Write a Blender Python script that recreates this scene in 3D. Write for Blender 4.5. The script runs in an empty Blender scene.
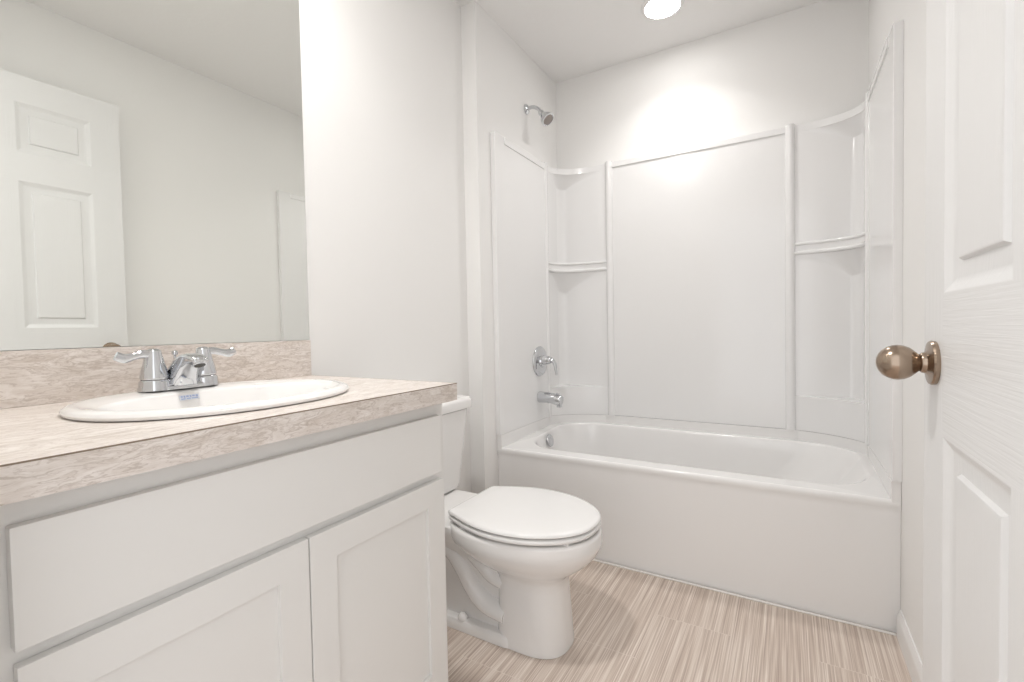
import bpy, bmesh, math
from mathutils import Vector, Matrix
PI = math.pi
SC = bpy.context.scene
COL = SC.collection

# ------------------------------------------------------------------ camera
YAW, PITCH, ROLL, FPX = 0.53371, -0.02758, -0.01904, 469.34
CAM = Vector((1.2171, 0.0, 1.0122))
_f = Vector((-math.sin(YAW)*math.cos(PITCH), math.cos(YAW)*math.cos(PITCH), math.sin(PITCH)))
_r0 = Vector((math.cos(YAW), math.sin(YAW), 0))
_u0 = _r0.cross(_f)
_r = _r0*math.cos(ROLL) + _u0*math.sin(ROLL)
_u = _u0*math.cos(ROLL) - _r0*math.sin(ROLL)
cam_data = bpy.data.cameras.new('camera')
cam_data.sensor_width = 36.0
cam_data.lens = FPX/1024*36.0
cam_data.clip_start = 0.02
cam = bpy.data.objects.new('camera', cam_data)
COL.objects.link(cam)
m = Matrix((_r, _u, -_f)).transposed().to_4x4()
m.translation = CAM
cam.matrix_world = m
SC.camera = cam

# ------------------------------------------------------------------ world and exposure
SC.view_settings.view_transform = 'Standard'
SC.view_settings.look = 'None'
SC.view_settings.gamma = 1.0
SC.view_settings.use_curve_mapping = False
SC.view_settings.exposure = 0.10
WORLD_STRENGTH = 1.5
TUB_LIGHT = 31.0
VANITY_LIGHT = 118.0
TUB_BEAM = 2.7
VANITY_BEAM = 3.0
w = bpy.data.worlds.new('hall_light')
SC.world = w
w.use_nodes = True
w.node_tree.nodes['Background'].inputs[0].default_value = (0.985, 0.99, 1.0, 1)
w.node_tree.nodes['Background'].inputs[1].default_value = WORLD_STRENGTH

# ------------------------------------------------------------------ materials
def mat(name, col, rough=0.5, metal=0.0, coat=0.0, spec=0.5, emit=None, estr=0.0):
    mt = bpy.data.materials.new(name)
    mt.use_nodes = True
    b = mt.node_tree.nodes['Principled BSDF']
    b.inputs['Base Color'].default_value = (*col, 1)
    b.inputs['Roughness'].default_value = rough
    b.inputs['Metallic'].default_value = metal
    b.inputs['Coat Weight'].default_value = coat
    b.inputs['Coat Roughness'].default_value = 0.06
    b.inputs['Specular IOR Level'].default_value = spec
    if emit:
        b.inputs['Emission Color'].default_value = (*emit, 1)
        b.inputs['Emission Strength'].default_value = estr
    return mt

def nt(mt):
    t = mt.node_tree
    return t, t.nodes, t.links, t.nodes['Principled BSDF']

def add_bump(mt, scale, strength, dist=0.002, detail=3, vscale=(1, 1, 1), rough_tex=0.55):
    t, N, L, b = nt(mt)
    tc = N.new('ShaderNodeTexCoord'); mp = N.new('ShaderNodeMapping')
    mp.inputs['Scale'].default_value = vscale
    nz = N.new('ShaderNodeTexNoise'); nz.inputs['Scale'].default_value = scale
    nz.inputs['Detail'].default_value = detail; nz.inputs['Roughness'].default_value = rough_tex
    bp = N.new('ShaderNodeBump'); bp.inputs['Strength'].default_value = strength
    bp.inputs['Distance'].default_value = dist
    L.new(tc.outputs['Object'], mp.inputs['Vector']); L.new(mp.outputs[0], nz.inputs['Vector'])
    L.new(nz.outputs['Fac'], bp.inputs['Height']); L.new(bp.outputs[0], b.inputs['Normal'])
    return mt

M = {}
M['wall'] = add_bump(mat('wall_paint', (0.90, 0.89, 0.875), 0.6), 90, 0.12, 0.001)
M['ceiling'] = add_bump(mat('ceiling_paint', (0.90, 0.89, 0.88), 0.8), 45, 0.35, 0.003, 4)
M['trim'] = mat('trim_paint', (0.88, 0.87, 0.86), 0.35)
M['caulk'] = mat('caulk', (0.92, 0.90, 0.87), 0.4)
M['cabinet'] = add_bump(mat('cabinet_paint', (0.81, 0.80, 0.78), 0.38), 160, 0.04, 0.0006)
M['porcelain'] = mat('porcelain', (0.88, 0.865, 0.85), 0.10, coat=0.4)
M['seat_plastic'] = mat('seat_plastic', (0.89, 0.88, 0.87), 0.18, coat=0.2)
M['acrylic'] = mat('acrylic', (0.88, 0.873, 0.868), 0.16, coat=0.3)
M['tub'] = mat('tub_enamel', (0.88, 0.868, 0.858), 0.14, coat=0.3)
M['chrome'] = mat('chrome', (0.64, 0.65, 0.67), 0.05, 1.0)
M['spray'] = mat('spray_face', (0.33, 0.29, 0.27), 0.45, 0.3)
M['nickel'] = mat('satin_nickel', (0.37, 0.29, 0.225), 0.22, 1.0)
M['dark'] = mat('dark_gap', (0.05, 0.045, 0.04), 0.6)
M['mirror'] = mat('mirror_glass', (0.90, 0.915, 0.885), 0.0, 1.0)
M['mirror_edge'] = mat('mirror_edge', (0.20, 0.22, 0.22), 0.3, 0.6)
M['seam'] = mat('laminate_seam', (0.25, 0.19, 0.14), 0.5)
M['sticker'] = mat('sticker_blue', (0.78, 0.81, 0.88), 0.4)
M['sticker_ink'] = mat('sticker_ink', (0.42, 0.50, 0.74), 0.4)
M['lens'] = mat('lamp_lens', (1, 1, 1), 0.4, emit=(1.0, 0.98, 0.955), estr=TUB_LIGHT)
M['lens_vanity'] = mat('lamp_lens_vanity', (1, 1, 1), 0.4, emit=(1.0, 0.98, 0.955), estr=VANITY_LIGHT)
M['hall_floor'] = mat('hall_floor', (0.5, 0.42, 0.35), 0.6)

def door_mat(nm, sc3):
    mt = mat(nm, (0.79, 0.785, 0.78), 0.38)
    t, N, L, b = nt(mt)
    tc = N.new('ShaderNodeTexCoord')
    mp = N.new('ShaderNodeMapping'); mp.inputs['Scale'].default_value = sc3
    n1 = N.new('ShaderNodeTexNoise'); n1.inputs['Scale'].default_value = 3.2; n1.inputs['Detail'].default_value = 3
    n1.inputs['Distortion'].default_value = 0.6
    bp = N.new('ShaderNodeBump'); bp.inputs['Strength'].default_value = 0.55; bp.inputs['Distance'].default_value = 0.0012
    L.new(tc.outputs['Object'], mp.inputs['Vector']); L.new(mp.outputs[0], n1.inputs['Vector'])
    L.new(n1.outputs['Fac'], bp.inputs['Height']); L.new(bp.outputs[0], b.inputs['Normal'])
    return mt
M['door'] = door_mat('door_paint_upright', (1, 60, 1.6))
M['door_rail'] = door_mat('door_paint_across', (1, 1.8, 70))

def laminate():
    mt = mat('stone_laminate', (0.6, 0.55, 0.5), 0.32)
    t, N, L, b = nt(mt)
    tc = N.new('ShaderNodeTexCoord')
    mp = N.new('ShaderNodeMapping'); mp.inputs['Scale'].default_value = (3.2, 0.9, 3.8)
    mp.inputs['Rotation'].default_value = (0.22, 0, 0)
    L.new(tc.outputs['Object'], mp.inputs['Vector'])
    wn = N.new('ShaderNodeTexNoise'); wn.inputs['Scale'].default_value = 9.0; wn.inputs['Detail'].default_value = 5
    L.new(mp.outputs[0], wn.inputs['Vector'])
    sub = N.new('ShaderNodeVectorMath'); sub.operation = 'SUBTRACT'; sub.inputs[1].default_value = (0.5, 0.5, 0.5)
    L.new(wn.outputs['Color'], sub.inputs[0])
    sc = N.new('ShaderNodeVectorMath'); sc.operation = 'SCALE'; sc.inputs['Scale'].default_value = 0.30
    L.new(sub.outputs[0], sc.inputs[0])
    ad = N.new('ShaderNodeVectorMath'); ad.operation = 'ADD'
    L.new(mp.outputs[0], ad.inputs[0]); L.new(sc.outputs[0], ad.inputs[1])
    # veins: the thin places where a noise crosses its middle value
    vn = N.new('ShaderNodeTexNoise'); vn.inputs['Scale'].default_value = 11; vn.inputs['Detail'].default_value = 6
    L.new(ad.outputs[0], vn.inputs['Vector'])
    s1 = N.new('ShaderNodeMath'); s1.operation = 'SUBTRACT'; s1.inputs[1].default_value = 0.5
    L.new(vn.outputs['Fac'], s1.inputs[0])
    a1 = N.new('ShaderNodeMath'); a1.operation = 'ABSOLUTE'; L.new(s1.outputs[0], a1.inputs[0])
    vr = N.new('ShaderNodeValToRGB')
    vr.color_ramp.elements[0].position = 0.0; vr.color_ramp.elements[0].color = (1, 1, 1, 1)
    vr.color_ramp.elements[1].position = 0.030; vr.color_ramp.elements[1].color = (0, 0, 0, 1)
    L.new(a1.outputs[0], vr.inputs[0])
    bn = N.new('ShaderNodeTexNoise'); bn.inputs['Scale'].default_value = 16; bn.inputs['Detail'].default_value = 8
    bn.inputs['Roughness'].default_value = 0.65
    L.new(ad.outputs[0], bn.inputs['Vector'])
    cr = N.new('ShaderNodeValToRGB')
    cr.color_ramp.elements[0].position = 0.32; cr.color_ramp.elements[0].color = (0.64, 0.565, 0.505, 1)
    cr.color_ramp.elements[1].position = 0.66; cr.color_ramp.elements[1].color = (0.87, 0.815, 0.775, 1)
    L.new(bn.outputs['Fac'], cr.inputs[0])
    v2 = N.new('ShaderNodeTexNoise'); v2.inputs['Scale'].default_value = 21; v2.inputs['Detail'].default_value = 4
    L.new(ad.outputs[0], v2.inputs['Vector'])
    s2 = N.new('ShaderNodeMath'); s2.operation = 'SUBTRACT'; s2.inputs[1].default_value = 0.47
    L.new(v2.outputs['Fac'], s2.inputs[0])
    a2 = N.new('ShaderNodeMath'); a2.operation = 'ABSOLUTE'; L.new(s2.outputs[0], a2.inputs[0])
    r2 = N.new('ShaderNodeValToRGB')
    r2.color_ramp.elements[0].position = 0.0; r2.color_ramp.elements[0].color = (0.7, 0.7, 0.7, 1)
    r2.color_ramp.elements[1].position = 0.035; r2.color_ramp.elements[1].color = (0, 0, 0, 1)
    L.new(a2.outputs[0], r2.inputs[0])
    mxv = N.new('ShaderNodeMath'); mxv.operation = 'MAXIMUM'
    L.new(vr.outputs[0], mxv.inputs[0]); L.new(r2.outputs[0], mxv.inputs[1])
    mx = N.new('ShaderNodeMix'); mx.data_type = 'RGBA'
    mx.inputs[7].default_value = (0.40, 0.32, 0.265, 1)
    fm = N.new('ShaderNodeMath'); fm.operation = 'MULTIPLY'; fm.inputs[1].default_value = 0.55
    L.new(mxv.outputs[0], fm.inputs[0]); L.new(fm.outputs[0], mx.inputs[0])
    L.new(cr.outputs[0], mx.inputs[6]); L.new(mx.outputs[2], b.inputs['Base Color'])
    return mt
M['laminate'] = laminate()

def floor_mat():
    mt = mat('striped_vinyl_tile', (0.5, 0.4, 0.33), 0.42)
    t, N, L, b = nt(mt)
    tc = N.new('ShaderNodeTexCoord')
    sep = N.new('ShaderNodeSeparateXYZ'); L.new(tc.outputs['Object'], sep.inputs[0])
    ax = N.new('ShaderNodeMath'); ax.inputs[1].default_value = -0.14 + 1.0; L.new(sep.outputs['Y'], ax.inputs[0])
    ay = N.new('ShaderNodeMath'); ay.inputs[1].default_value = -0.1025 + 0.475*2; L.new(sep.outputs['X'], ay.inputs[0])
    cb = N.new('ShaderNodeCombineXYZ'); L.new(ax.outputs[0], cb.inputs[0]); L.new(ay.outputs[0], cb.inputs[1])
    br = N.new('ShaderNodeTexBrick')
    br.inputs['Scale'].default_value = 1.0; br.inputs['Brick Width'].default_value = 0.5
    br.inputs['Row Height'].default_value = 0.2375; br.inputs['Mortar Size'].default_value = 0.0011
    br.inputs['Mortar Smooth'].default_value = 0.3
    br.offset = 0.5; br.offset_frequency = 2
    br.inputs['Color1'].default_value = (0, 0, 0, 1); br.inputs['Color2'].default_value = (1, 1, 1, 1)
    br.inputs['Mortar'].default_value = (0.5, 0.5, 0.5, 1)
    L.new(cb.outputs[0], br.inputs['Vector'])
    # stripes along the tile, shifted tile by tile
    bw = N.new('ShaderNodeSeparateColor'); L.new(br.outputs['Color'], bw.inputs[0])
    sh = N.new('ShaderNodeMath'); sh.operation = 'MULTIPLY'; sh.inputs[1].default_value = 7.3
    L.new(bw.outputs[0], sh.inputs[0])
    def streak(kx, ky, detail, off):
        mx_ = N.new('ShaderNodeMath'); mx_.operation = 'MULTIPLY'; mx_.inputs[1].default_value = kx
        L.new(sep.outputs['X'], mx_.inputs[0])
        my_ = N.new('ShaderNodeMath'); my_.operation = 'MULTIPLY'; my_.inputs[1].default_value = ky
        L.new(sep.outputs['Y'], my_.inputs[0])
        ad = N.new('ShaderNodeMath'); L.new(mx_.outputs[0], ad.inputs[0]); L.new(sh.outputs[0], ad.inputs[1])
        c = N.new('ShaderNodeCombineXYZ'); L.new(ad.outputs[0], c.inputs[0]); L.new(my_.outputs[0], c.inputs[1])
        c.inputs[2].default_value = off
        n = N.new('ShaderNodeTexNoise'); n.inputs['Scale'].default_value = 1.0; n.inputs['Detail'].default_value = detail
        n.inputs['Roughness'].default_value = 0.6
        L.new(c.outputs[0], n.inputs['Vector']); return n
    n1 = streak(310, 2.4, 4, 0.0); n2 = streak(120, 1.3, 3, 3.1)
    mm = N.new('ShaderNodeMix'); mm.data_type = 'FLOAT'; mm.inputs[0].default_value = 0.42
    L.new(n1.outputs['Fac'], mm.inputs[2]); L.new(n2.outputs['Fac'], mm.inputs[3])
    cr = N.new('ShaderNodeValToRGB')
    e = cr.color_ramp.elements
    e[0].position = 0.39; e[0].color = (0.46, 0.355, 0.295, 1)
    e[1].position = 0.61; e[1].color = (0.85, 0.765, 0.69, 1)
    k = e.new(0.5); k.color = (0.645, 0.54, 0.465, 1)
    L.new(mm.outputs[0], cr.inputs[0])
    mo = N.new('ShaderNodeMix'); mo.data_type = 'RGBA'; mo.inputs[7].default_value = (0.84, 0.76, 0.69, 1)
    fm = N.new('ShaderNodeMath'); fm.operation = 'MULTIPLY'; fm.inputs[1].default_value = 0.6
    L.new(br.outputs['Fac'], fm.inputs[0])
    L.new(fm.outputs[0], mo.inputs[0]); L.new(cr.outputs[0], mo.inputs[6])
    L.new(mo.outputs[2], b.inputs['Base Color'])
    bp = N.new('ShaderNodeBump'); bp.inputs['Strength'].default_value = 0.15; bp.inputs['Distance'].default_value = 0.0008
    L.new(mm.outputs[0], bp.inputs['Height']); L.new(bp.outputs[0], b.inputs['Normal'])
    return mt
M['floor'] = floor_mat()

# ------------------------------------------------------------------ mesh helpers
def link(name, bm, material, parent=None, smooth=40, origin=None):
    """one bmesh -> one mesh object (kept in world space; parented objects get the parent's inverse)"""
    bmesh.ops.recalc_face_normals(bm, faces=bm.faces)
    me = bpy.data.meshes.new(name)
    o = bpy.data.objects.new(name, me)
    if parent is not None:
        bmesh.ops.translate(bm, verts=bm.verts, vec=-world_loc(parent))
    elif origin is not None:
        bmesh.ops.translate(bm, verts=bm.verts, vec=-Vector(origin))
        o.location = origin
    bm.to_mesh(me); bm.free()
    mats = material if isinstance(material, (list, tuple)) else [material]
    for mt in mats: me.materials.append(mt)
    if smooth:
        for p in me.polygons: p.use_smooth = True
        me.set_sharp_from_angle(angle=math.radians(smooth))
    COL.objects.link(o)
    if parent is not None: o.parent = parent
    if smooth:
        wn = o.modifiers.new('WeightedNormal', 'WEIGHTED_NORMAL'); wn.keep_sharp = True; wn.weight = 80
    return o

def world_loc(o):
    v = Vector(o.location)
    while o.parent is not None:
        o = o.parent; v = v + Vector(o.location)
    return v

def thing(name, label, cat, loc, group=None, kind=None):
    o = bpy.data.objects.new(name, None)
    o.empty_display_size = 0.05
    COL.objects.link(o); o.location = loc
    o['label'] = label; o['category'] = cat
    if group: o['group'] = group
    if kind: o['kind'] = kind
    return o

def tag(o, label=None, cat=None, kind=None):
    if label: o['label'] = label
    if cat: o['category'] = cat
    if kind: o['kind'] = kind
    return o

def box(bm, x0, x1, y0, y1, z0, z1, bev=0.0, seg=2, mi=0):
    g = bmesh.ops.create_cube(bm, size=1.0)
    vs = g['verts']
    for v in vs:
        v.co = Vector(((x0+x1)/2 + v.co.x*(x1-x0), (y0+y1)/2 + v.co.y*(y1-y0), (z0+z1)/2 + v.co.z*(z1-z0)))
    fs = {f for v in vs for f in v.link_faces}
    for f in fs: f.material_index = mi
    if bev > 0:
        es = {e for v in vs for e in v.link_edges}
        bmesh.ops.bevel(bm, geom=list(es), offset=bev, segments=seg, affect='EDGES', profile=0.5)

def loft(bm, rings, cap0=True, cap1=True, closed=True, mi=0):
    """rings: lists of Vectors, all the same length"""
    R = [[bm.verts.new(p) for p in r] for r in rings]
    n = len(R[0]); fs = []
    for a, b in zip(R, R[1:]):
        for i in range(n if closed else n-1):
            j = (i+1) % n
            try: fs.append(bm.faces.new((a[i], a[j], b[j], b[i])))
            except ValueError: pass
    if cap0: fs.append(bm.faces.new(R[0]))
    if cap1: fs.append(bm.faces.new(R[-1]))
    for f in fs: f.material_index = mi
    return R

def frame_of(d):
    d = Vector(d).normalized()
    a = Vector((0, 0, 1)) if abs(d.z) < 0.9 else Vector((0, 1, 0))
    u = d.cross(a).normalized(); v = d.cross(u).normalized()
    return u, v

def lathe(bm, base, axis, prof, n=32, mi=0):
    """prof: list of (distance along the axis, radius)"""
    base = Vector(base); axis = Vector(axis).normalized(); u, v = frame_of(axis)
    rings = []
    for (t, r) in prof:
        r = max(r, 1e-4)
        rings.append([base + axis*t + (u*math.cos(2*PI*i/n) + v*math.sin(2*PI*i/n))*r for i in range(n)])
    loft(bm, rings, mi=mi)

def tube(bm, pts, rad, n=16, mi=0, flat=None):
    """sweep along pts; rad a number or list; flat = list of (ru, rv) pairs"""
    P = [Vector(p) for p in pts]
    rings = []
    up = None
    for i, p in enumerate(P):
        d = (P[min(i+1, len(P)-1)] - P[max(i-1, 0)]).normalized()
        if up is None:
            u, v = frame_of(d)
        else:
            u = (up - d*up.dot(d)).normalized(); v = d.cross(u)
        up = u
        r = rad[i] if isinstance(rad, (list, tuple)) else rad
        ru, rv = flat[i] if flat else (r, r)
        rings.append([p + u*ru*math.cos(2*PI*k/n) + v*rv*math.sin(2*PI*k/n) for k in range(n)])
    loft(bm, rings, mi=mi)

def smooth_path(pts, k=8):
    P = [Vector(p) for p in pts]
    P = [P[0]*2-P[1]] + P + [P[-1]*2-P[-2]]
    out = []
    for i in range(1, len(P)-2):
        for s in range(k):
            t = s/k
            a, b, c, d = P[i-1], P[i], P[i+1], P[i+2]
            out.append(0.5*((2*b) + (c-a)*t + (2*a-5*b+4*c-d)*t*t + (3*b-a-3*c+d)*t**3))
    out.append(P[-2]); return out

def lerp_list(vals, k=8):
    out = []
    for a, b in zip(vals, vals[1:]):
        for s in range(k):
            t = s/k
            out.append(tuple(x+(y-x)*t for x, y in zip(a, b)) if isinstance(a, tuple) else a+(b-a)*t)
    out.append(vals[-1]); return out

def prism(bm, poly, z0, z1, mi=0):
    loft(bm, [[Vector((x, y, z0)) for x, y in poly], [Vector((x, y, z1)) for x, y in poly]], mi=mi)

def sgnpow(c, p): return math.copysign(abs(c)**p, c)

def sup_ring(cx, cy, ax, ay, z, e=2.0, n=64):
    return [Vector((cx + ax*sgnpow(math.cos(2*PI*i/n), 2/e), cy + ay*sgnpow(math.sin(2*PI*i/n), 2/e), z)) for i in range(n)]

def rrect(x0, x1, y0, y1, z, r, n=10):
    out = []
    for (cx, cy, a0) in ((x1-r, y1-r, 0), (x0+r, y1-r, PI/2), (x0+r, y0+r, PI), (x1-r, y0+r, 1.5*PI)):
        for i in range(n+1):
            a = a0 + PI/2*i/n
            out.append(Vector((cx + r*math.cos(a), cy + r*math.sin(a), z)))
    return out

def sub(o, lv):
    md = o.modifiers.new('Subdivision', 'SUBSURF'); md.levels = lv; md.render_levels = lv
    return o

# ------------------------------------------------------------------ main dimensions (metres)
XL = -0.0789          # left wall
XR = 1.524            # right wall (tub alcove is 0 .. XR)
YF = 0.100            # inner face of the doorway wall
YJ = 1.788            # where the alcove wall steps out
YT = 1.8957           # tub apron
YB = 2.6406           # back wall
H = 2.4916
TW = 0.12             # wall thickness

# ------------------------------------------------------------------ setting
def struct(name, bm, mt, label=None, smooth=0):
    o = link(name, bm, mt, smooth=smooth)
    o['kind'] = 'structure'
    if label: o['label'] = label
    return o

bm = bmesh.new(); box(bm, XL-TW, XR+TW, -1.6, YB+TW, -0.08, 0.0)
struct('floor', bm, M['floor'], 'striped beige vinyl tile floor')
bm = bmesh.new(); box(bm, XL-TW, XR+TW, YF-TW, YB+TW, H, H+0.08)
struct('ceiling', bm, M['ceiling'], 'white textured ceiling')
bm = bmesh.new(); box(bm, XL-TW, XL, YF-TW, YJ, 0, H)
struct('wall_left', bm, M['wall'], 'off white wall behind vanity and toilet')
bm = bmesh.new(); box(bm, XL-TW, 0.0, YJ, YB, 0, H)
struct('wall_alcove', bm, M['wall'], 'off white end wall of the tub alcove with the shower head')
bm = bmesh.new(); box(bm, XL-TW, XR+TW, YB, YB+TW, 0, H)
struct('wall_back', bm, M['wall'], 'off white back wall above the tub surround')
bm = bmesh.new(); box(bm, XR, XR+TW, YF-TW, YB, 0, H)
struct('wall_right', bm, M['wall'], 'off white wall behind the open door')
# wall with the doorway the photograph is taken from
DX0, DX1, DZ = 0.60, 1.452, 2.125
bm = bmesh.new()
box(bm, XL, DX0, YF-TW, YF, 0, H)
box(bm, DX1, XR, YF-TW, YF, 0, H)
box(bm, DX0, DX1, YF-TW, YF, DZ, H)
struct('wall_front', bm, M['wall'], 'wall with the open doorway')

def baseboard(bm, axis, pos, sgn, a, b):
    prof = [(0, 0), (0.0125, 0), (0.0125, 0.060), (0.0105, 0.066), (0.0105, 0.071), (0.006, 0.080), (0.004, 0.088), (0, 0.088)]
    rings = []
    for s in (a, b):
        if axis == 'y': rings.append([Vector((pos+sgn*d, s, z)) for d, z in prof])
        else: rings.append([Vector((s, pos+sgn*d, z)) for d, z in prof])
    loft(bm, rings)
bm = bmesh.new(); baseboard(bm, 'y', XR, -1, YF+0.001, YT-0.002)
struct('baseboard_right', bm, M['trim'], 'white moulded baseboard along the right wall', 30)
bm = bmesh.new(); baseboard(bm, 'y', XL, 1, 0.945, YJ-0.001); baseboard(bm, 'x', YJ, -1, XL+0.013, 0.0125); baseboard(bm, 'y', 0.0, 1, YJ+0.001, YT-0.002)
struct('baseboard_left', bm, M['trim'], 'white baseboard behind the toilet', 30)
bm = bmesh.new(); box(bm, 0.013, XR-0.013, YT-0.004, YT+0.004, 0.0003, 0.006, 0.0015)
struct('trim_1', bm, M['caulk'], 'white caulk bead along the foot of the tub')

# ------------------------------------------------------------------ bathtub
RZ = 0.438
tub = thing('bathtub', 'white alcove bathtub with smooth apron front beside the toilet', 'bathtub', (0.762, 2.27, 0))
def tz(y):
    t = min(1, max(0, (y-2.0)/0.5)); return 0.014*t*t*(3-2*t)
bm = bmesh.new()
def raised(ring): 
    return [Vector((p.x, p.y, p.z + tz(p.y))) for p in ring]
x0, x1, y0, y1 = 0.0003, XR-0.0003, YT+0.002, YB-0.0003
rings = [
    rrect(x0, x1, y0+0.012, y1, 0.001, 0.001),
    rrect(x0, x1, y0+0.008, y1, RZ-0.050, 0.001),
    rrect(x0, x1, y0+0.006, y1, RZ-0.034, 0.001),
    rrect(x0, x1, y0+0.001, y1, RZ-0.026, 0.002),
    rrect(x0, x1, y0, y1, RZ-0.012, 0.005),
    rrect(x0+0.001, x1-0.001, y0+0.003, y1, RZ-0.003, 0.006),
    raised(rrect(x0+0.004, x1-0.004, y0+0.010, y1, RZ, 0.010)),
    raised(rrect(0.075, 1.478, y0+0.078, 2.585, RZ, 0.20)),
    raised(rrect(0.082, 1.472, y0+0.086, 2.578, RZ-0.003, 0.20)),
    raised(rrect(0.088, 1.464, y0+0.092, 2.572, RZ-0.012, 0.20)),
    rrect(0.100, 1.430, y0+0.102, 2.562, RZ-0.050, 0.20),
    rrect(0.112, 1.360, y0+0.112, 2.552, 0.30, 0.20),
    rrect(0.130, 1.250, y0+0.122, 2.540, 0.18, 0.20),
    rrect(0.150, 1.170, y0+0.140, 2.520, 0.115, 0.19),
    rrect(0.190, 1.090, y0+0.180, 2.480, 0.090, 0.16),
    rrect(0.290, 0.980, y0+0.260, 2.400, 0.084, 0.10),
]
loft(bm, rings, cap0=True, cap1=True)
link('tub_shell', bm, M['tub'], tub, 50)
# upstand flange that the wall panels stand on
bm = bmesh.new()
FZ = 0.499
box(bm, 0.0003, 0.026, y0+0.001, y1, RZ-0.02, FZ, 0.002)
box(bm, XR-0.026, XR-0.0003, y0+0.001, y1, RZ-0.02, FZ, 0.002)
box(bm, 0.02, XR-0.02, 2.606, y1, RZ-0.02, FZ, 0.002)
for mir, hw_ in ((False, 0.335), (True, XR-1.222)):
    pl = []
    for i in range(21):
        th = PI/2*i/20
        pl.append((hw_-(hw_-0.0255)*(math.cos(th)**(2/1.55) if i < 20 else 0), 2.425+(2.6101-2.425)*(math.sin(th)**(2/1.55) if i else 0)))
    pl.append((0.022, 2.612))
    prism(bm, [((XR-x if mir else x), y) for x, y in pl], RZ+0.004, FZ-0.0005)
link('flange', bm, M['tub'], tub, 40)
bm = bmesh.new(); lathe(bm, (0.100, 2.262, 0.402), (1, 0, 0.25), [(0, 0.030), (0.006, 0.034), (0.012, 0.032), (0.016, 0.024), (0.017, 0.0)], 32)
ov = link('overflow_plate', bm, M['chrome'], tub, 40); ov['label'] = 'chrome overflow plate'
bm = bmesh.new(); lathe(bm, (0.35, 2.27, 0.082), (0, 0, 1), [(0, 0.034), (0.005, 0.034), (0.007, 0.028), (0.004, 0.02), (0.004, 0.0)], 32)
link('drain', bm, M['chrome'], tub, 40)

# ------------------------------------------------------------------ tub surround
sur = thing('shower_surround', 'glossy white three piece wall surround with corner shelves standing on the bathtub', 'shower surround', (0.762, 2.62, 0.5))
Z0, Z1 = 0.500, 1.940
PT = 0.025                    # panel thickness
YP = YB-0.030                 # front of the back panel
RXL, RXR = 0.335, 1.222       # ribs on the back panel
RY = 2.425                    # ribs on the side panels
YS = 1.8926
# back panel
bm = bmesh.new()
box(bm, 0.012, XR-0.012, YP, YB-0.002, Z0, Z1-0.002, 0.002)
box(bm, RXL, RXR, YP-0.006, YP+0.004, 1.910, Z1, 0.003)
link('back_panel', bm, M['acrylic'], sur, 40)
for s in (0, 1):
    fx = (lambda v: v) if s == 0 else (lambda v: XR-v)
    def bx(b, a0, a1, *r):
        lo, hi = sorted((fx(a0), fx(a1))); box(b, lo, hi, *r)
    RXS = RXL if s == 0 else XR-RXR
    bm = bmesh.new()
    prism(bm, [(fx(x), y) for x, y in ((0.0002, YS), (PT-0.004, YS), (PT-0.0012, YS+0.0012), (PT, YS+0.004), (PT, YB-0.004), (0.0002, YB-0.004))], Z0, Z1)
    bx(bm, PT-0.004, PT+0.005, 1.976, RY, 1.906, Z1-0.001, 0.002)
    link('side_panel', bm, M['acrylic'], sur, 40)
    # rounded ribs
    for (rx, ry, r) in ((fx(RXS), YP+0.004, 0.021), (fx(PT-0.003), RY, 0.014)):
        bm = bmesh.new()
        lathe(bm, (rx, ry, Z0), (0, 0, 1), [(0, r), (Z1+0.004-Z0, r), (Z1+0.008-Z0, r*0.8), (Z1+0.009-Z0, 0)], 28)
        link('rib', bm, M['acrylic'], sur, 40)
    # corner column with its three shelves
    Cx, Cy = PT, YP
    Ax, Ay = PT, RY
    Bx, By = RXS, YP
    Dx, Dy = Bx, Ay
    n = 20
    def arc_of(e):
        return [(Dx - (Dx-Ax)*math.cos(PI/2*i/n)**(2/e) if i < n else Dx, Dy + (By-Dy)*math.sin(PI/2*i/n)**(2/e) if i else Dy) for i in range(n+1)]
    bm = bmesh.new()
    R = 0.045
    pl = [(Cx-0.004, Cy-R)] + [(Cx+R-R*math.cos(PI/2*i/8), Cy-R+R*math.sin(PI/2*i/8)) for i in range(9)] + [(Cx+R, Cy+0.004), (Cx-0.004, Cy+0.004)]
    prism(bm, [(fx(x), y) for x, y in pl], Z0, Z1-0.02)
    col = link('corner_column', bm, M['acrylic'], sur, 40)
    corner = (fx(Cx-0.003), Cy+0.003)
    def shelf(z0, z1, support, beads, e=2.7):
        arcx = [(fx(x), y) for x, y in arc_of(e)]
        bm = bmesh.new()
        poly = arcx + [corner]
        prism(bm, poly, z0, z1)
        if support:
            rr = []
            for t in (0, 0.12, 0.3, 0.55, 0.8, 1.0):
                k = (1-t)**1.15 if t < 1 else 0.02
                rr.append([Vector((corner[0]+(x-corner[0])*k*0.97, corner[1]+(y-corner[1])*k*0.97, z0+0.001-support*t)) for x, y in poly])
            loft(bm, rr)
        for zb, r in beads:
            tube(bm, [(x, y, zb) for x, y in arcx], r, 10)
        o = link('shelf', bm, M['acrylic'], col, 40)
        return o
    shelf(1.906, Z1-0.001, 0.11, [])
    shelf(1.338, 1.382, 0.18, [(1.383, 0.008), (1.341, 0.010)])
    shelf(Z0, 0.664, 0, [], 1.55)

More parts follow.
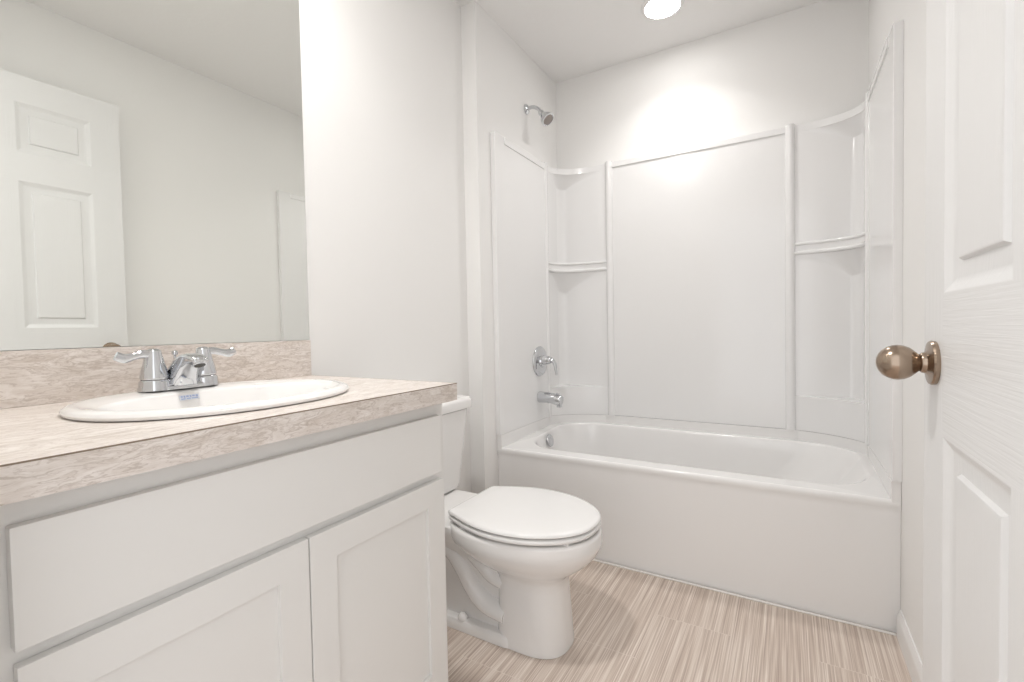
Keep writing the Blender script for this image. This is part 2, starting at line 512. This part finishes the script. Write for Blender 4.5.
# ------------------------------------------------------------------ shower fittings
sh = thing('overhead_shower', 'small chrome shower head on a bent arm above the tub surround', 'shower head', (0.0, 2.255, 2.187))
bm = bmesh.new(); lathe(bm, (0.001, 2.255, 2.187), (1, 0, 0), [(0, 0.027), (0.004, 0.027), (0.009, 0.022), (0.013, 0.013), (0.014, 0.010)], 28)
link('escutcheon', bm, M['chrome'], sh)
bm = bmesh.new(); tube(bm, smooth_path([(0.004, 2.255, 2.187), (0.038, 2.255, 2.190), (0.070, 2.255, 2.174), (0.092, 2.255, 2.146)]), 0.0095, 16)
link('arm', bm, M['chrome'], sh, 60)
hd = Vector((0.66, -0.05, -0.76)).normalized(); hb = Vector((0.085, 2.255, 2.154))
bm = bmesh.new(); lathe(bm, hb, hd, [(0, 0.012), (0.006, 0.016), (0.015, 0.016), (0.020, 0.0145), (0.034, 0.0225), (0.056, 0.0345), (0.068, 0.0375), (0.073, 0.0365), (0.074, 0.032), (0.071, 0.031)], 32)
ho = link('head', bm, M['chrome'], sh)
bm = bmesh.new(); lathe(bm, hb+hd*0.0665, hd, [(0, 0.0305), (0.004, 0.0305), (0.006, 0.024), (0.0065, 0.010), (0.007, 0)], 28)
o = link('spray_face', bm, M['spray'], ho); o['label'] = 'dark grey spray face'

XW = PT                        # fittings stand on the side panel
va = thing('tub_valve', 'round chrome tub valve plate with curved lever handle above the spout', 'faucet', (XW, 2.31, 0.825))
bm = bmesh.new(); lathe(bm, (XW+0.0005, 2.312, 0.825), (1, 0, 0), [(0, 0.083), (0.004, 0.083), (0.010, 0.078), (0.014, 0.060), (0.017, 0.034), (0.026, 0.030), (0.027, 0)], 48)
link('escutcheon', bm, M['chrome'], va)
bm = bmesh.new()
lathe(bm, (XW+0.024, 2.312, 0.832), (1, 0, 0), [(0, 0.026), (0.020, 0.024), (0.040, 0.021), (0.050, 0.016), (0.053, 0)], 28)
pp = smooth_path([(XW+0.058, 2.312, 0.835), (XW+0.078, 2.312, 0.833), (XW+0.094, 2.312, 0.812), (XW+0.100, 2.312, 0.778), (XW+0.102, 2.312, 0.752)])
tube(bm, pp, 0, 14, flat=lerp_list([(0.015, 0.013), (0.016, 0.010), (0.016, 0.008), (0.014, 0.006), (0.009, 0.004)]))
link('handle', bm, M['chrome'], va, 60)

ts = thing('tub_spout', 'chrome tub spout with a small diverter knob below the valve', 'tub spout', (XW, 2.31, 0.62))
bm = bmesh.new()
pp = [(XW+0.0005, 2.305, 0.628), (XW+0.006, 2.305, 0.628), (XW+0.05, 2.305, 0.628), (XW+0.075, 2.305, 0.626), (XW+0.100, 2.305, 0.620), (XW+0.125, 2.305, 0.614), (XW+0.135, 2.305, 0.612), (XW+0.138, 2.305, 0.611)]
tube(bm, pp, 0, 24, flat=[(0.031, 0.031), (0.031, 0.031), (0.030, 0.030), (0.029, 0.029), (0.028, 0.030), (0.026, 0.030), (0.022, 0.026), (0.012, 0.014)])
box(bm, XW+0.108, XW+0.132, 2.293, 2.317, 0.578, 0.612, 0.004)
link('spout_body', bm, M['chrome'], ts, 50)
bm = bmesh.new(); lathe(bm, (XW+0.112, 2.305, 0.634), (0, 0, 1), [(0, 0.004), (0.012, 0.004), (0.014, 0.008), (0.021, 0.008), (0.023, 0.005), (0.0235, 0)], 18)
link('diverter_knob', bm, M['chrome'], ts)

# ------------------------------------------------------------------ recessed lights
def downlight(x, y, label, lens, watts):
    t = thing('recessed_light', label, 'ceiling light', (x, y, H))
    bm = bmesh.new()
    lathe(bm, (x, y, H-0.0005), (0, 0, -1), [(0, 0.096), (0.003, 0.095), (0.008, 0.088), (0.010, 0.080), (0.006, 0.076)], 48)
    link('trim_ring', bm, M['trim'], t, 40)
    bm = bmesh.new()
    lathe(bm, (x, y, H-0.006), (0, 0, -1), [(0, 0.0755), (0.003, 0.0755), (0.0045, 0.070), (0.0055, 0.03), (0.006, 0)], 48)
    o = link('lens', bm, lens, t, 40); o['label'] = 'glowing white lens'
    # the lamp's beam: the reflector behind the lens throws most of the light downwards
    ld = bpy.data.lights.new('beam', 'AREA'); ld.shape = 'DISK'; ld.size = 0.14
    ld.spread = math.radians(120); ld.energy = watts; ld.color = (1.0, 0.98, 0.955)
    lo = bpy.data.objects.new('beam', ld); COL.objects.link(lo); lo.parent = t; lo.location = (0, 0, -0.0135)
downlight(0.715, 2.275, 'round recessed ceiling light glowing over the bathtub', M['lens'], TUB_BEAM)
downlight(0.37, 0.66, 'round recessed ceiling light above the vanity, outside the picture', M['lens_vanity'], VANITY_BEAM)

# ------------------------------------------------------------------ vanity cabinet
XF = 0.462                     # face frame
XD = 0.478                     # door fronts
VY0, VY1 = 0.112, 0.925
VZ = 0.8350
van = thing('vanity_cabinet', 'off white painted vanity cabinet with two shaker doors under the stone-look countertop', 'cabinet', (0.2, 0.52, 0))
bm = bmesh.new()
box(bm, XL+0.001, XF-0.019, VY0, VY0+0.016, 0, VZ, 0)
box(bm, XL+0.001, XF-0.019, VY1-0.016, VY1, 0, VZ, 0)
box(bm, XL+0.001, XF-0.019, VY0+0.016, VY1-0.016, 0.105, 0.120, 0)
box(bm, XF-0.080, XF-0.065, VY0, VY1, 0, 0.105, 0)
box(bm, XF-0.019, XF, VY0, VY0+0.075, 0.105, VZ, 0.001)
box(bm, XF-0.019, XF, VY1-0.050, VY1, 0.105, VZ, 0.001)
box(bm, XF-0.0188, XF-0.0002, VY0+0.06, VY1-0.04, VZ-0.060, VZ, 0.001)
box(bm, XF-0.0188, XF-0.0002, VY0+0.06, VY1-0.04, 0.615, 0.680, 0.001)
box(bm, XF-0.0188, XF-0.0002, VY0+0.06, VY1-0.04, 0.105, 0.150, 0.001)
box(bm, XF-0.0188, XF-0.0002, 0.500, 0.552, 0.140, 0.640, 0.001)
link('carcass', bm, M['cabinet'], van, 30)
FY0, FY1, SEAM = 0.156, 0.901, 0.5255
bm = bmesh.new(); box(bm, XF+0.0005, XD, FY0, FY1-0.002, 0.662, 0.802, 0.0018, 2)
link('drawer_front', bm, M['cabinet'], van, 30)
for (a, b) in ((FY0+0.001, SEAM-0.0012), (SEAM+0.0012, FY1+0.001)):
    zt, zb, sw = 0.644, 0.125, 0.057
    bm = bmesh.new()
    box(bm, XF+0.0005, XD, a, a+sw, zb, zt, 0.0015)
    box(bm, XF+0.0005, XD, b-sw, b, zb, zt, 0.0015)
    box(bm, XF+0.0006, XD-0.0001, a+sw-0.002, b-sw+0.002, zt-sw, zt-0.0001, 0.001)
    box(bm, XF+0.0006, XD-0.0001, a+sw-0.002, b-sw+0.002, zb+0.0001, zb+sw, 0.001)
    d = link('door', bm, M['cabinet'], van, 30)
    bm = bmesh.new(); box(bm, XF+0.001, XD-0.008, a+sw-0.004, b-sw+0.004, zb+sw-0.004, zt-sw+0.004, 0)
    link('panel', bm, M['cabinet'], d, 30)

# ------------------------------------------------------------------ countertop
CZ = 0.8782
CT = 0.0425
CX1, CY0, CY1 = 0.5035, 0.104, 0.9335
SX, SY = 0.222, 0.526          # sink centre
SA, SB = 0.213, 0.247          # sink half sizes in x and y
top = thing('countertop', 'beige stone-look laminate countertop with backsplash on the vanity cabinet', 'countertop', (0.2, 0.52, CZ-CT))
bm = bmesh.new()
ha, hb_ = SA-0.024, SB-0.024
angs = [2*PI*i/72 for i in range(72)]
cx0 = XL+0.001
corners = [(CX1, CY0), (CX1, CY1), (cx0, CY1), (cx0, CY0)]
angs += [math.atan2(y-SY, x-SX) % (2*PI) for x, y in corners]
angs = sorted(angs)
def rect_hit(a):
    c, s = math.cos(a), math.sin(a); t = 1e9
    if c > 1e-9: t = min(t, (CX1-SX)/c)
    if c < -1e-9: t = min(t, (cx0-SX)/c)
    if s > 1e-9: t = min(t, (CY1-SY)/s)
    if s < -1e-9: t = min(t, (CY0-SY)/s)
    return SX+c*t, SY+s*t
def hole(a):
    c, s = math.cos(a), math.sin(a); r = 1/math.sqrt((c/ha)**2+(s/hb_)**2)
    return SX+c*r, SY+s*r
O_ = [rect_hit(a) for a in angs]; I_ = [hole(a) for a in angs]
rg = [[Vector((x, y, z)) for x, y in P] for P, z in ((I_, CZ-CT), (O_, CZ-CT), (O_, CZ), (I_, CZ), (I_, CZ-CT))]
loft(bm, rg, False, False)
bmesh.ops.remove_doubles(bm, verts=bm.verts, dist=1e-6)
link('slab', bm, M['laminate'], top, 30)
bm = bmesh.new()
box(bm, CX1-0.0012, CX1+0.0004, CY0, CY1+0.0004, CZ-0.0018, CZ+0.0002)
box(bm, cx0+0.02, CX1+0.0004, CY1-0.0012, CY1+0.0004, CZ-0.0018, CZ+0.0002)
o = link('edge_seam', bm, M['seam'], top, 0); o['label'] = 'thin dark brown laminate seam'
bm = bmesh.new(); box(bm, cx0, cx0+0.0195, CY0, CY1, CZ, 0.9865, 0.0012)
link('backsplash', bm, M['laminate'], top, 30)

# ------------------------------------------------------------------ sink
sink = thing('sink', 'white oval drop-in sink set in the countertop', 'sink', (SX, SY, CZ))
bm = bmesh.new()
BX, BY_, BA, BB = SX+0.030, SY, 0.150, 0.208
def el(cx, a, b, z): return sup_ring(cx, SY, a, b, z, 2.15, 80)
rings = [el(SX, SA-0.012, SB-0.012, CZ+0.0004), el(SX, SA-0.002, SB-0.002, CZ+0.002), el(SX, SA, SB, CZ+0.007), el(SX, SA-0.003, SB-0.003, CZ+0.012),
         el(SX, SA-0.010, SB-0.010, CZ+0.0152), el(SX+0.002, SA-0.020, SB-0.020, CZ+0.0155), el(SX+0.016, BA+0.030, BB+0.016, CZ+0.0135), el(BX, BA+0.008, BB+0.006, CZ+0.011), el(BX, BA, BB, CZ+0.005),
         el(BX, BA-0.012, BB-0.014, CZ-0.020), el(BX, BA-0.030, BB-0.036, CZ-0.065), el(BX, BA-0.062, BB-0.082, CZ-0.110), el(BX, BA-0.105, BB-0.150, CZ-0.130), el(BX, 0.022, 0.022, CZ-0.135),
         el(BX, 0.022, 0.022, CZ-0.150), el(BX, 0.040, 0.045, CZ-0.146), el(BX, BA-0.095, BB-0.140, CZ-0.140), el(BX, BA-0.052, BB-0.072, CZ-0.118),
         el(BX, BA-0.020, BB-0.026, CZ-0.070), el(BX-0.006, BA-0.004, BB-0.004, CZ-0.02), el(SX+0.006, SA-0.040, SB-0.040, CZ+0.0002)]
loft(bm, rings, False, False)
R = None
# close the underside back to the rim's first ring
bm.verts.ensure_lookup_table()
nV = 80
a0 = [bm.verts[i] for i in range(nV)]; a1 = [bm.verts[len(rings)*nV-nV+i] for i in range(nV)]
for i in range(nV):
    bm.faces.new((a1[i], a1[(i+1) % nV], a0[(i+1) % nV], a0[i]))
link('basin', bm, M['porcelain'], sink, 50)
bm = bmesh.new(); lathe(bm, (BX, SY, CZ-0.1365), (0, 0, 1), [(0, 0.021), (0.003, 0.0215), (0.004, 0.018), (0.003, 0.014), (0.005, 0.012), (0.006, 0)], 28)
link('drain', bm, M['chrome'], sink)
# pale blue printed sticker on the back edge of the bowl
bm = bmesh.new()
def srf(y, t):                 # a point on the back slope of the bowl, t along the slope
    x = BX-BA*math.sqrt(max(0, 1-((y-SY)/BB)**2)) + 0.0005 + 0.0115*t
    return Vector((x, y, CZ+0.0050 - 0.0240*t))
def patch(bm, ya, yb, ta, tb, lift, mi):
    ps = [srf(ya, ta), srf(yb, ta), srf(yb, tb), srf(ya, tb)]
    up = Vector((0.9, 0, 0.43))
    lo = [p+up*lift*0.2 for p in ps]; hi = [p+up*lift for p in ps]
    loft(bm, [lo, hi], mi=mi)
sy0 = 0.492
for k in range(8): patch(bm, sy0+0.005*k, sy0+0.005*(k+1), 0.05, 0.48, 0.0008, 0)
for k, (a, b) in enumerate(((0.003, 0.007), (0.009, 0.012), (0.014, 0.019), (0.021, 0.024), (0.026, 0.031), (0.033, 0.037))):
    patch(bm, sy0+a, sy0+b, 0.11, 0.27 if k % 2 else 0.24, 0.0012, 1)
for k, (a, b) in enumerate(((0.003, 0.012), (0.014, 0.022), (0.024, 0.036))):
    patch(bm, sy0+a, sy0+b, 0.33, 0.41, 0.0012, 1)
o = link('label_sticker', bm, [M['sticker'], M['sticker_ink']], sink, 0); o['label'] = 'small pale blue sticker'

# ------------------------------------------------------------------ faucet
FX, FY, FZ0 = 0.052, 0.520, CZ+0.0160
fa = thing('sink_faucet', 'chrome two-handle faucet standing on the back of the oval sink', 'faucet', (FX, FY, FZ0))
bm = bmesh.new()
loft(bm, [sup_ring(FX, FY, ax, ay, FZ0+z, 3.2, 56) for ax, ay, z in ((0.027, 0.078, 0), (0.027, 0.078, 0.005), (0.025, 0.076, 0.010), (0.021, 0.072, 0.013), (0.015, 0.066, 0.0135))])
link('base_plate', bm, M['chrome'], fa, 45)
for s in (-1, 1):
    hy = FY+s*0.049
    bm = bmesh.new()
    lathe(bm, (FX, hy, FZ0+0.0005), (0, 0, 1), [(0, 0.029), (0.018, 0.0275), (0.022, 0.025)], 32)
    lathe(bm, (FX, hy, FZ0+0.024), (0, 0, 1), [(0, 0.0245), (0.004, 0.0255), (0.018, 0.0235), (0.034, 0.0190), (0.046, 0.0165), (0.050, 0.0150), (0.060, 0.0135), (0.064, 0.008), (0.065, 0)], 32)
    h = link('handle', bm, M['chrome'], fa, 40)
    bm = bmesh.new(); lathe(bm, (FX, hy, FZ0+0.021), (0, 0, 1), [(0, 0.0235), (0.0035, 0.0235)], 32)
    o = link('gap_ring', bm, M['dark'], h, 40); o['label'] = 'dark gap ring'
    bm = bmesh.new()
    pp = smooth_path([(FX, hy+s*0.004, FZ0+0.074), (FX+0.002, hy+s*0.020, FZ0+0.078), (FX+0.004, hy+s*0.038, FZ0+0.074), (FX+0.006, hy+s*0.054, FZ0+0.071), (FX+0.007, hy+s*0.068, FZ0+0.077)])
    fl = lerp_list([(0.010, 0.010), (0.008, 0.009), (0.0065, 0.008), (0.006, 0.010), (0.004, 0.009)])
    tube(bm, pp, 0, 14, flat=[(a, b) for a, b in fl])
    link('lever', bm, M['chrome'], h, 60)
bm = bmesh.new()
# broad arched spout: cross-sections from the plate up and forward
secs = [(-0.020, 0.008, 0.030, 0.008, 0.030), (-0.018, 0.030, 0.033, 0.018, 0.0275), (-0.008, 0.052, 0.041, 0.030, 0.025), (0.012, 0.068, 0.053, 0.043, 0.023),
        (0.036, 0.076, 0.068, 0.052, 0.021), (0.062, 0.077, 0.082, 0.057, 0.019), (0.084, 0.071, 0.092, 0.056, 0.016), (0.096, 0.062, 0.095, 0.056, 0.010)]
rings = []
for xb, zb, xf, zf, hw in secs:
    B_ = Vector((FX+xb, FY, FZ0+zb)); F_ = Vector((FX+xf, FY, FZ0+zf)); c = (B_+F_)/2; h_ = (B_-F_)/2
    rings.append([c + Vector((0, 1, 0))*hw*sgnpow(math.cos(2*PI*k/32), 0.66) + h_*sgnpow(math.sin(2*PI*k/32), 0.66) for k in range(32)])
loft(bm, rings)
sp = link('spout', bm, M['chrome'], fa, 60)
bm = bmesh.new(); lathe(bm, (FX+0.080, FY, FZ0+0.064), (0.45, 0, -1), [(0, 0.0130), (0.013, 0.0130), (0.014, 0.0115)], 24)
ar = link('aerator', bm, M['chrome'], sp)
bm = bmesh.new(); lathe(bm, (FX+0.0857, FY, FZ0+0.0513), (0.45, 0, -1), [(0, 0.0105), (0.0008, 0.0105)], 24)
o = link('aerator_screen', bm, M['dark'], fa); o['label'] = 'dark aerator opening'
bm = bmesh.new(); lathe(bm, (FX-0.020, FY, FZ0+0.016), (0, 0, 1), [(0, 0.003), (0.055, 0.003), (0.057, 0.006), (0.064, 0.006), (0.066, 0.003), (0.0665, 0)], 16)
link('lift_rod', bm, M['chrome'], fa)

# ------------------------------------------------------------------ mirror
bm = bmesh.new()
box(bm, XL+0.0005, XL+0.0052, 0.106, 0.9405, 0.9878, 2.10, 0, mi=1)
for f in bm.faces:
    if f.calc_center_median().x > XL+0.005: f.material_index = 0
mi = link('wall_mirror', bm, [M['mirror'], M['mirror_edge']], smooth=0, origin=(XL, 0.52, 0.9878))
tag(mi, 'large frameless mirror on the left wall, standing on the backsplash', 'mirror')

# ------------------------------------------------------------------ toilet
TY = 1.338
toi = thing('toilet', 'white two piece toilet with closed lid between the vanity and the bathtub', 'toilet', (0.3, TY, 0))
def egg(xb, xf, hw, z, n=72, eb=2.6, ef=2.1, split=0.44):
    xm = xb+(xf-xb)*split
    out = []
    for i in range(n):
        a = 2*PI*i/n
        c, s = math.cos(a), math.sin(a)
        e = ef if c >= 0 else eb
        ax = (xf-xm) if c >= 0 else (xm-xb)
        out.append(Vector((xm+ax*sgnpow(c, 2/e), TY+hw*sgnpow(s, 2/e), z)))
    return out
# outline of lid and seat: straight hinge edge, widest past the middle, pointed oval front
HALF = [(0.246, 0.060), (0.2465, 0.118), (0.254, 0.137), (0.290, 0.153), (0.345, 0.176), (0.405, 0.192), (0.465, 0.197), (0.530, 0.190), (0.590, 0.170), (0.645, 0.137), (0.685, 0.096), (0.707, 0.052), (0.714, 0.0)]
side = [(p.x, p.y) for p in smooth_path([(x, y, 0) for x, y in HALF], 3)]
OUT = [(x, y) for x, y in side] + [(x, -y) for x, y in reversed(side[:-1])]
OCX = 0.47
def outline(z, inset=0.0, dx=0.0):
    k = 1-inset/0.20; kx = 1-inset/0.235
    return [Vector((OCX+(x-OCX)*kx+dx, TY+y*k, z+0.006)) for x, y in OUT]
bm = bmesh.new()
B = [(0.388, 0.620, 0.102, 0.001, 4, 2.6), (0.388, 0.620, 0.102, 0.012, 4, 2.6), (0.389, 0.618, 0.100, 0.03, 4, 2.6), (0.392, 0.612, 0.097, 0.12, 4, 2.6), (0.394, 0.606, 0.095, 0.19, 4, 2.6), (0.394, 0.606, 0.096, 0.217, 4, 2.5),
     (0.375, 0.622, 0.106, 0.2380, 3.2, 2.3), (0.335, 0.650, 0.132, 0.2570, 2.8, 2.2), (0.285, 0.684, 0.160, 0.2830, 2.6, 2.1), (0.245, 0.706, 0.180, 0.3080, 2.5, 2.1),
     (0.222, 0.716, 0.190, 0.3270, 2.5, 2.1), (0.218, 0.720, 0.193, 0.3370, 2.5, 2.1), (0.214, 0.721, 0.195, 0.3500, 2.5, 2.1), (0.214, 0.719, 0.194, 0.3690, 2.5, 2.1), (0.216, 0.717, 0.192, 0.3760, 2.5, 2.1), (0.224, 0.709, 0.184, 0.3805, 2.5, 2.1)]
loft(bm, [egg(a, b, c, z, 72, eb, ef) for a, b, c, z, eb, ef in B])
# foot flange and rear trapway body
loft(bm, [rrect(a, b, TY-c, TY+c, z, r, 8) for a, b, c, z, r in ((0.035, 0.48, 0.106, 0.001, 0.05), (0.035, 0.48, 0.106, 0.018, 0.05), (0.040, 0.475, 0.102, 0.032, 0.048), (0.05, 0.47, 0.095, 0.037, 0.04))])
loft(bm, [rrect(a, b, TY-c, TY+c, z, r, 8) for a, b, c, z, r in ((0.06, 0.48, 0.076, 0.02, 0.03), (0.06, 0.48, 0.070, 0.08, 0.03), (0.05, 0.48, 0.068, 0.15, 0.03), (0.03, 0.48, 0.076, 0.21, 0.03), (0.0, 0.46, 0.098, 0.26, 0.04), (-0.03, 0.44, 0.130, 0.305, 0.05), (-0.04, 0.42, 0.148, 0.335, 0.05), (-0.04, 0.40, 0.150, 0.363, 0.05), (-0.035, 0.39, 0.145, 0.3705, 0.045))])
for s in (-1, 1):
    pp = smooth_path([(0.13, TY+s*0.060, 0.285), (0.215, TY+s*0.062, 0.262), (0.265, TY+s*0.062, 0.205), (0.300, TY+s*0.058, 0.145), (0.350, TY+s*0.056, 0.105), (0.43, TY+s*0.054, 0.090)])
    tube(bm, pp, 0, 18, flat=lerp_list([(0.050, 0.036), (0.050, 0.038), (0.046, 0.036), (0.046, 0.034), (0.050, 0.034), (0.052, 0.034)]))
    pp = smooth_path([(0.30, TY+s*0.072, 0.262), (0.345, TY+s*0.074, 0.232), (0.375, TY+s*0.070, 0.205), (0.420, TY+s*0.066, 0.190)])
    tube(bm, pp, 0.026, 14)
link('bowl', bm, M['porcelain'], toi, 55)
for s in (-1, 1):
    bm = bmesh.new(); lathe(bm, (0.266, TY+s*0.090, 0.0360), (0, 0, 1), [(0, 0.0165), (0.008, 0.0165), (0.016, 0.012), (0.020, 0.006), (0.021, 0)], 24)
    link('bolt_cap', bm, M['porcelain'], toi)
bm = bmesh.new()
loft(bm, [outline(z, d) for d, z in ((0.010, 0.3795), (0.003, 0.3810), (0.0, 0.3845), (0.0, 0.3905), (0.003, 0.3945), (0.012, 0.3965))])
link('seat', bm, M['seat_plastic'], toi, 50)
for (xx, yy) in ((0.655, 0.105), (0.655, -0.105), (0.33, 0.155), (0.33, -0.155)):
    bm = bmesh.new(); box(bm, xx-0.012, xx+0.012, TY+yy-0.008, TY+yy+0.008, 0.3790, 0.3860, 0.001)
    link('bumper', bm, M['seat_plastic'], toi)
bm = bmesh.new()
loft(bm, [outline(z, d) for d, z in ((0.010, 0.3985), (0.003, 0.4000), (0.0, 0.4035), (0.001, 0.4085), (0.005, 0.4120), (0.016, 0.4145), (0.06, 0.4160), (0.13, 0.4165))])
link('lid', bm, M['seat_plastic'], toi, 50)
for s in (-1, 1):
    bm = bmesh.new(); lathe(bm, (0.232, TY+s*0.075-0.025, 0.392), (0, 1, 0), [(0, 0.010), (0.002, 0.012), (0.048, 0.012), (0.050, 0.010)], 20)
    box(bm, 0.222, 0.246, TY+s*0.075-0.020, TY+s*0.075+0.020, 0.3725, 0.392, 0.002)
    link('hinge', bm, M['seat_plastic'], toi)
bm = bmesh.new()
TX0 = XL+0.014
loft(bm, [rrect(TX0+a, b, TY-c, TY+c, z, r, 8) for a, b, c, z, r in ((0.020, 0.062, 0.150, 0.3720, 0.025), (0.006, 0.074, 0.172, 0.380, 0.03), (0.002, 0.078, 0.180, 0.40, 0.035), (0.0, 0.088, 0.204, 0.58, 0.035), (0.0, 0.094, 0.218, 0.690, 0.035))])
link('tank', bm, M['porcelain'], toi, 50)
bm = bmesh.new()
loft(bm, [rrect(TX0-0.004+d, 0.108-d, TY-0.232+d, TY+0.232-d, z, 0.030, 8) for d, z in ((0.010, 0.6925), (0.002, 0.695), (0.0, 0.700), (0.0, 0.722), (0.004, 0.732), (0.012, 0.738), (0.025, 0.7405))])
link('tank_lid', bm, M['porcelain'], toi, 50)
bm = bmesh.new()
lathe(bm, (0.091, TY-0.140, 0.645), (1, 0, 0), [(0, 0.014), (0.008, 0.014), (0.014, 0.010), (0.020, 0.008)], 20)
tube(bm, [(0.107, TY-0.140, 0.645), (0.109, TY-0.110, 0.640), (0.109, TY-0.075, 0.634), (0.109, TY-0.065, 0.632)], [0.007, 0.007, 0.008, 0.004], 12)
link('flush_lever', bm, M['chrome'], toi)

# ------------------------------------------------------------------ the open door
DXF, DXB = 1.410, 1.446
DY1 = 1.0165                  # free edge
DW = 0.820
DY0 = DY1-DW
DZ0, DZ1 = 0.010, 2.112
door = thing('door_1', 'white six panel door standing open against the right wall', 'door', (DXF, DY0, 0), kind='structure')
bm = bmesh.new()
ys = [0.0, 0.108, 0.356, 0.464, 0.712, DW]
zs = [DZ0, 0.255, 0.842, 1.050, 1.672, 1.790, 2.000, DZ1]
pan_y = {1, 3}; pan_z = {1, 3, 5}
def vface(bm, x, inx):
    """one moulded face; inx = +1 means the door's inside lies towards +x"""
    for i in range(len(ys)-1):
        for j in range(len(zs)-1):
            a, b = DY1-ys[i+1], DY1-ys[i]; c, d = zs[j], zs[j+1]
            if i in pan_y and j in pan_z:
                prof = [(0, 0), (0.003, 0.0010), (0.012, 0.0062), (0.021, 0.0105), (0.043, 0.0115), (0.0462, 0.0060), (0.0490, 0.0048)]
                loft(bm, [[Vector((x+inx*dp, y, z)) for y, z in ((a+o, c+o), (b-o, c+o), (b-o, d-o), (a+o, d-o))] for o, dp in prof], cap0=False, cap1=True)
            else:
                vs = [bm.verts.new((x, y, z)) for y, z in ((a, c), (b, c), (b, d), (a, d))]
                f = bm.faces.new(vs)
                f.material_index = 1 if (0 < i < 4 and j not in pan_z) else 0
vface(bm, DXF, 1); vface(bm, DXB, -1)
for (ya, yb, za, zb) in ((DY0, DY0, DZ0, DZ1), (DY1, DY1, DZ0, DZ1)):
    bm.faces.new([bm.verts.new(p) for p in ((DXF, ya, za), (DXB, ya, za), (DXB, ya, zb), (DXF, ya, zb))])
for z in (DZ0, DZ1):
    bm.faces.new([bm.verts.new(p) for p in ((DXF, DY0, z), (DXB, DY0, z), (DXB, DY1, z), (DXF, DY1, z))])
bmesh.ops.remove_doubles(bm, verts=bm.verts, dist=1e-5)
link('slab', bm, [M['door'], M['door_rail']], door, 25)
KY, KZ = DY1-0.068, 0.9465
for (xf, s) in ((DXF, -1), (DXB, 1)):
    ax = (s, 0, 0)
    bm = bmesh.new()
    lathe(bm, (xf, KY, KZ), ax, [(0.0002, 0.0335), (0.005, 0.0342), (0.0075, 0.0325), (0.0085, 0.028), (0.0095, 0.0205), (0.012, 0.0165), (0.0165, 0.0155), (0.018, 0.0140)], 48)
    ro = link('rose', bm, M['nickel'], door, 35); ro['label'] = 'satin nickel rose'
    bm = bmesh.new()
    k = 1.0 if s < 0 else 1.0
    lathe(bm, (xf, KY, KZ), ax, [(0.0170, 0.0115), (0.0180, 0.0130), (0.0205, 0.0140), (0.0245, 0.0180), (0.031, 0.0236), (0.038, 0.0266), (0.045, 0.0276), (0.052, 0.0270), (0.059, 0.0243), (0.065, 0.0196), (0.0695, 0.0138), (0.0722, 0.007), (0.0730, 0)], 48)
    ko = link('knob', bm, M['nickel'], door, 60); ko['label'] = 'egg shaped satin nickel knob'
bm = bmesh.new(); box(bm, DXF+0.006, DXB-0.006, DY1-0.002, DY1+0.0012, KZ-0.028, KZ+0.028, 0.0005)
box(bm, DXF+0.012, DXB-0.012, DY1, DY1+0.010, KZ-0.008, KZ+0.008, 0.002)
o = link('latch_plate', bm, M['nickel'], door); o['label'] = 'satin nickel latch plate'
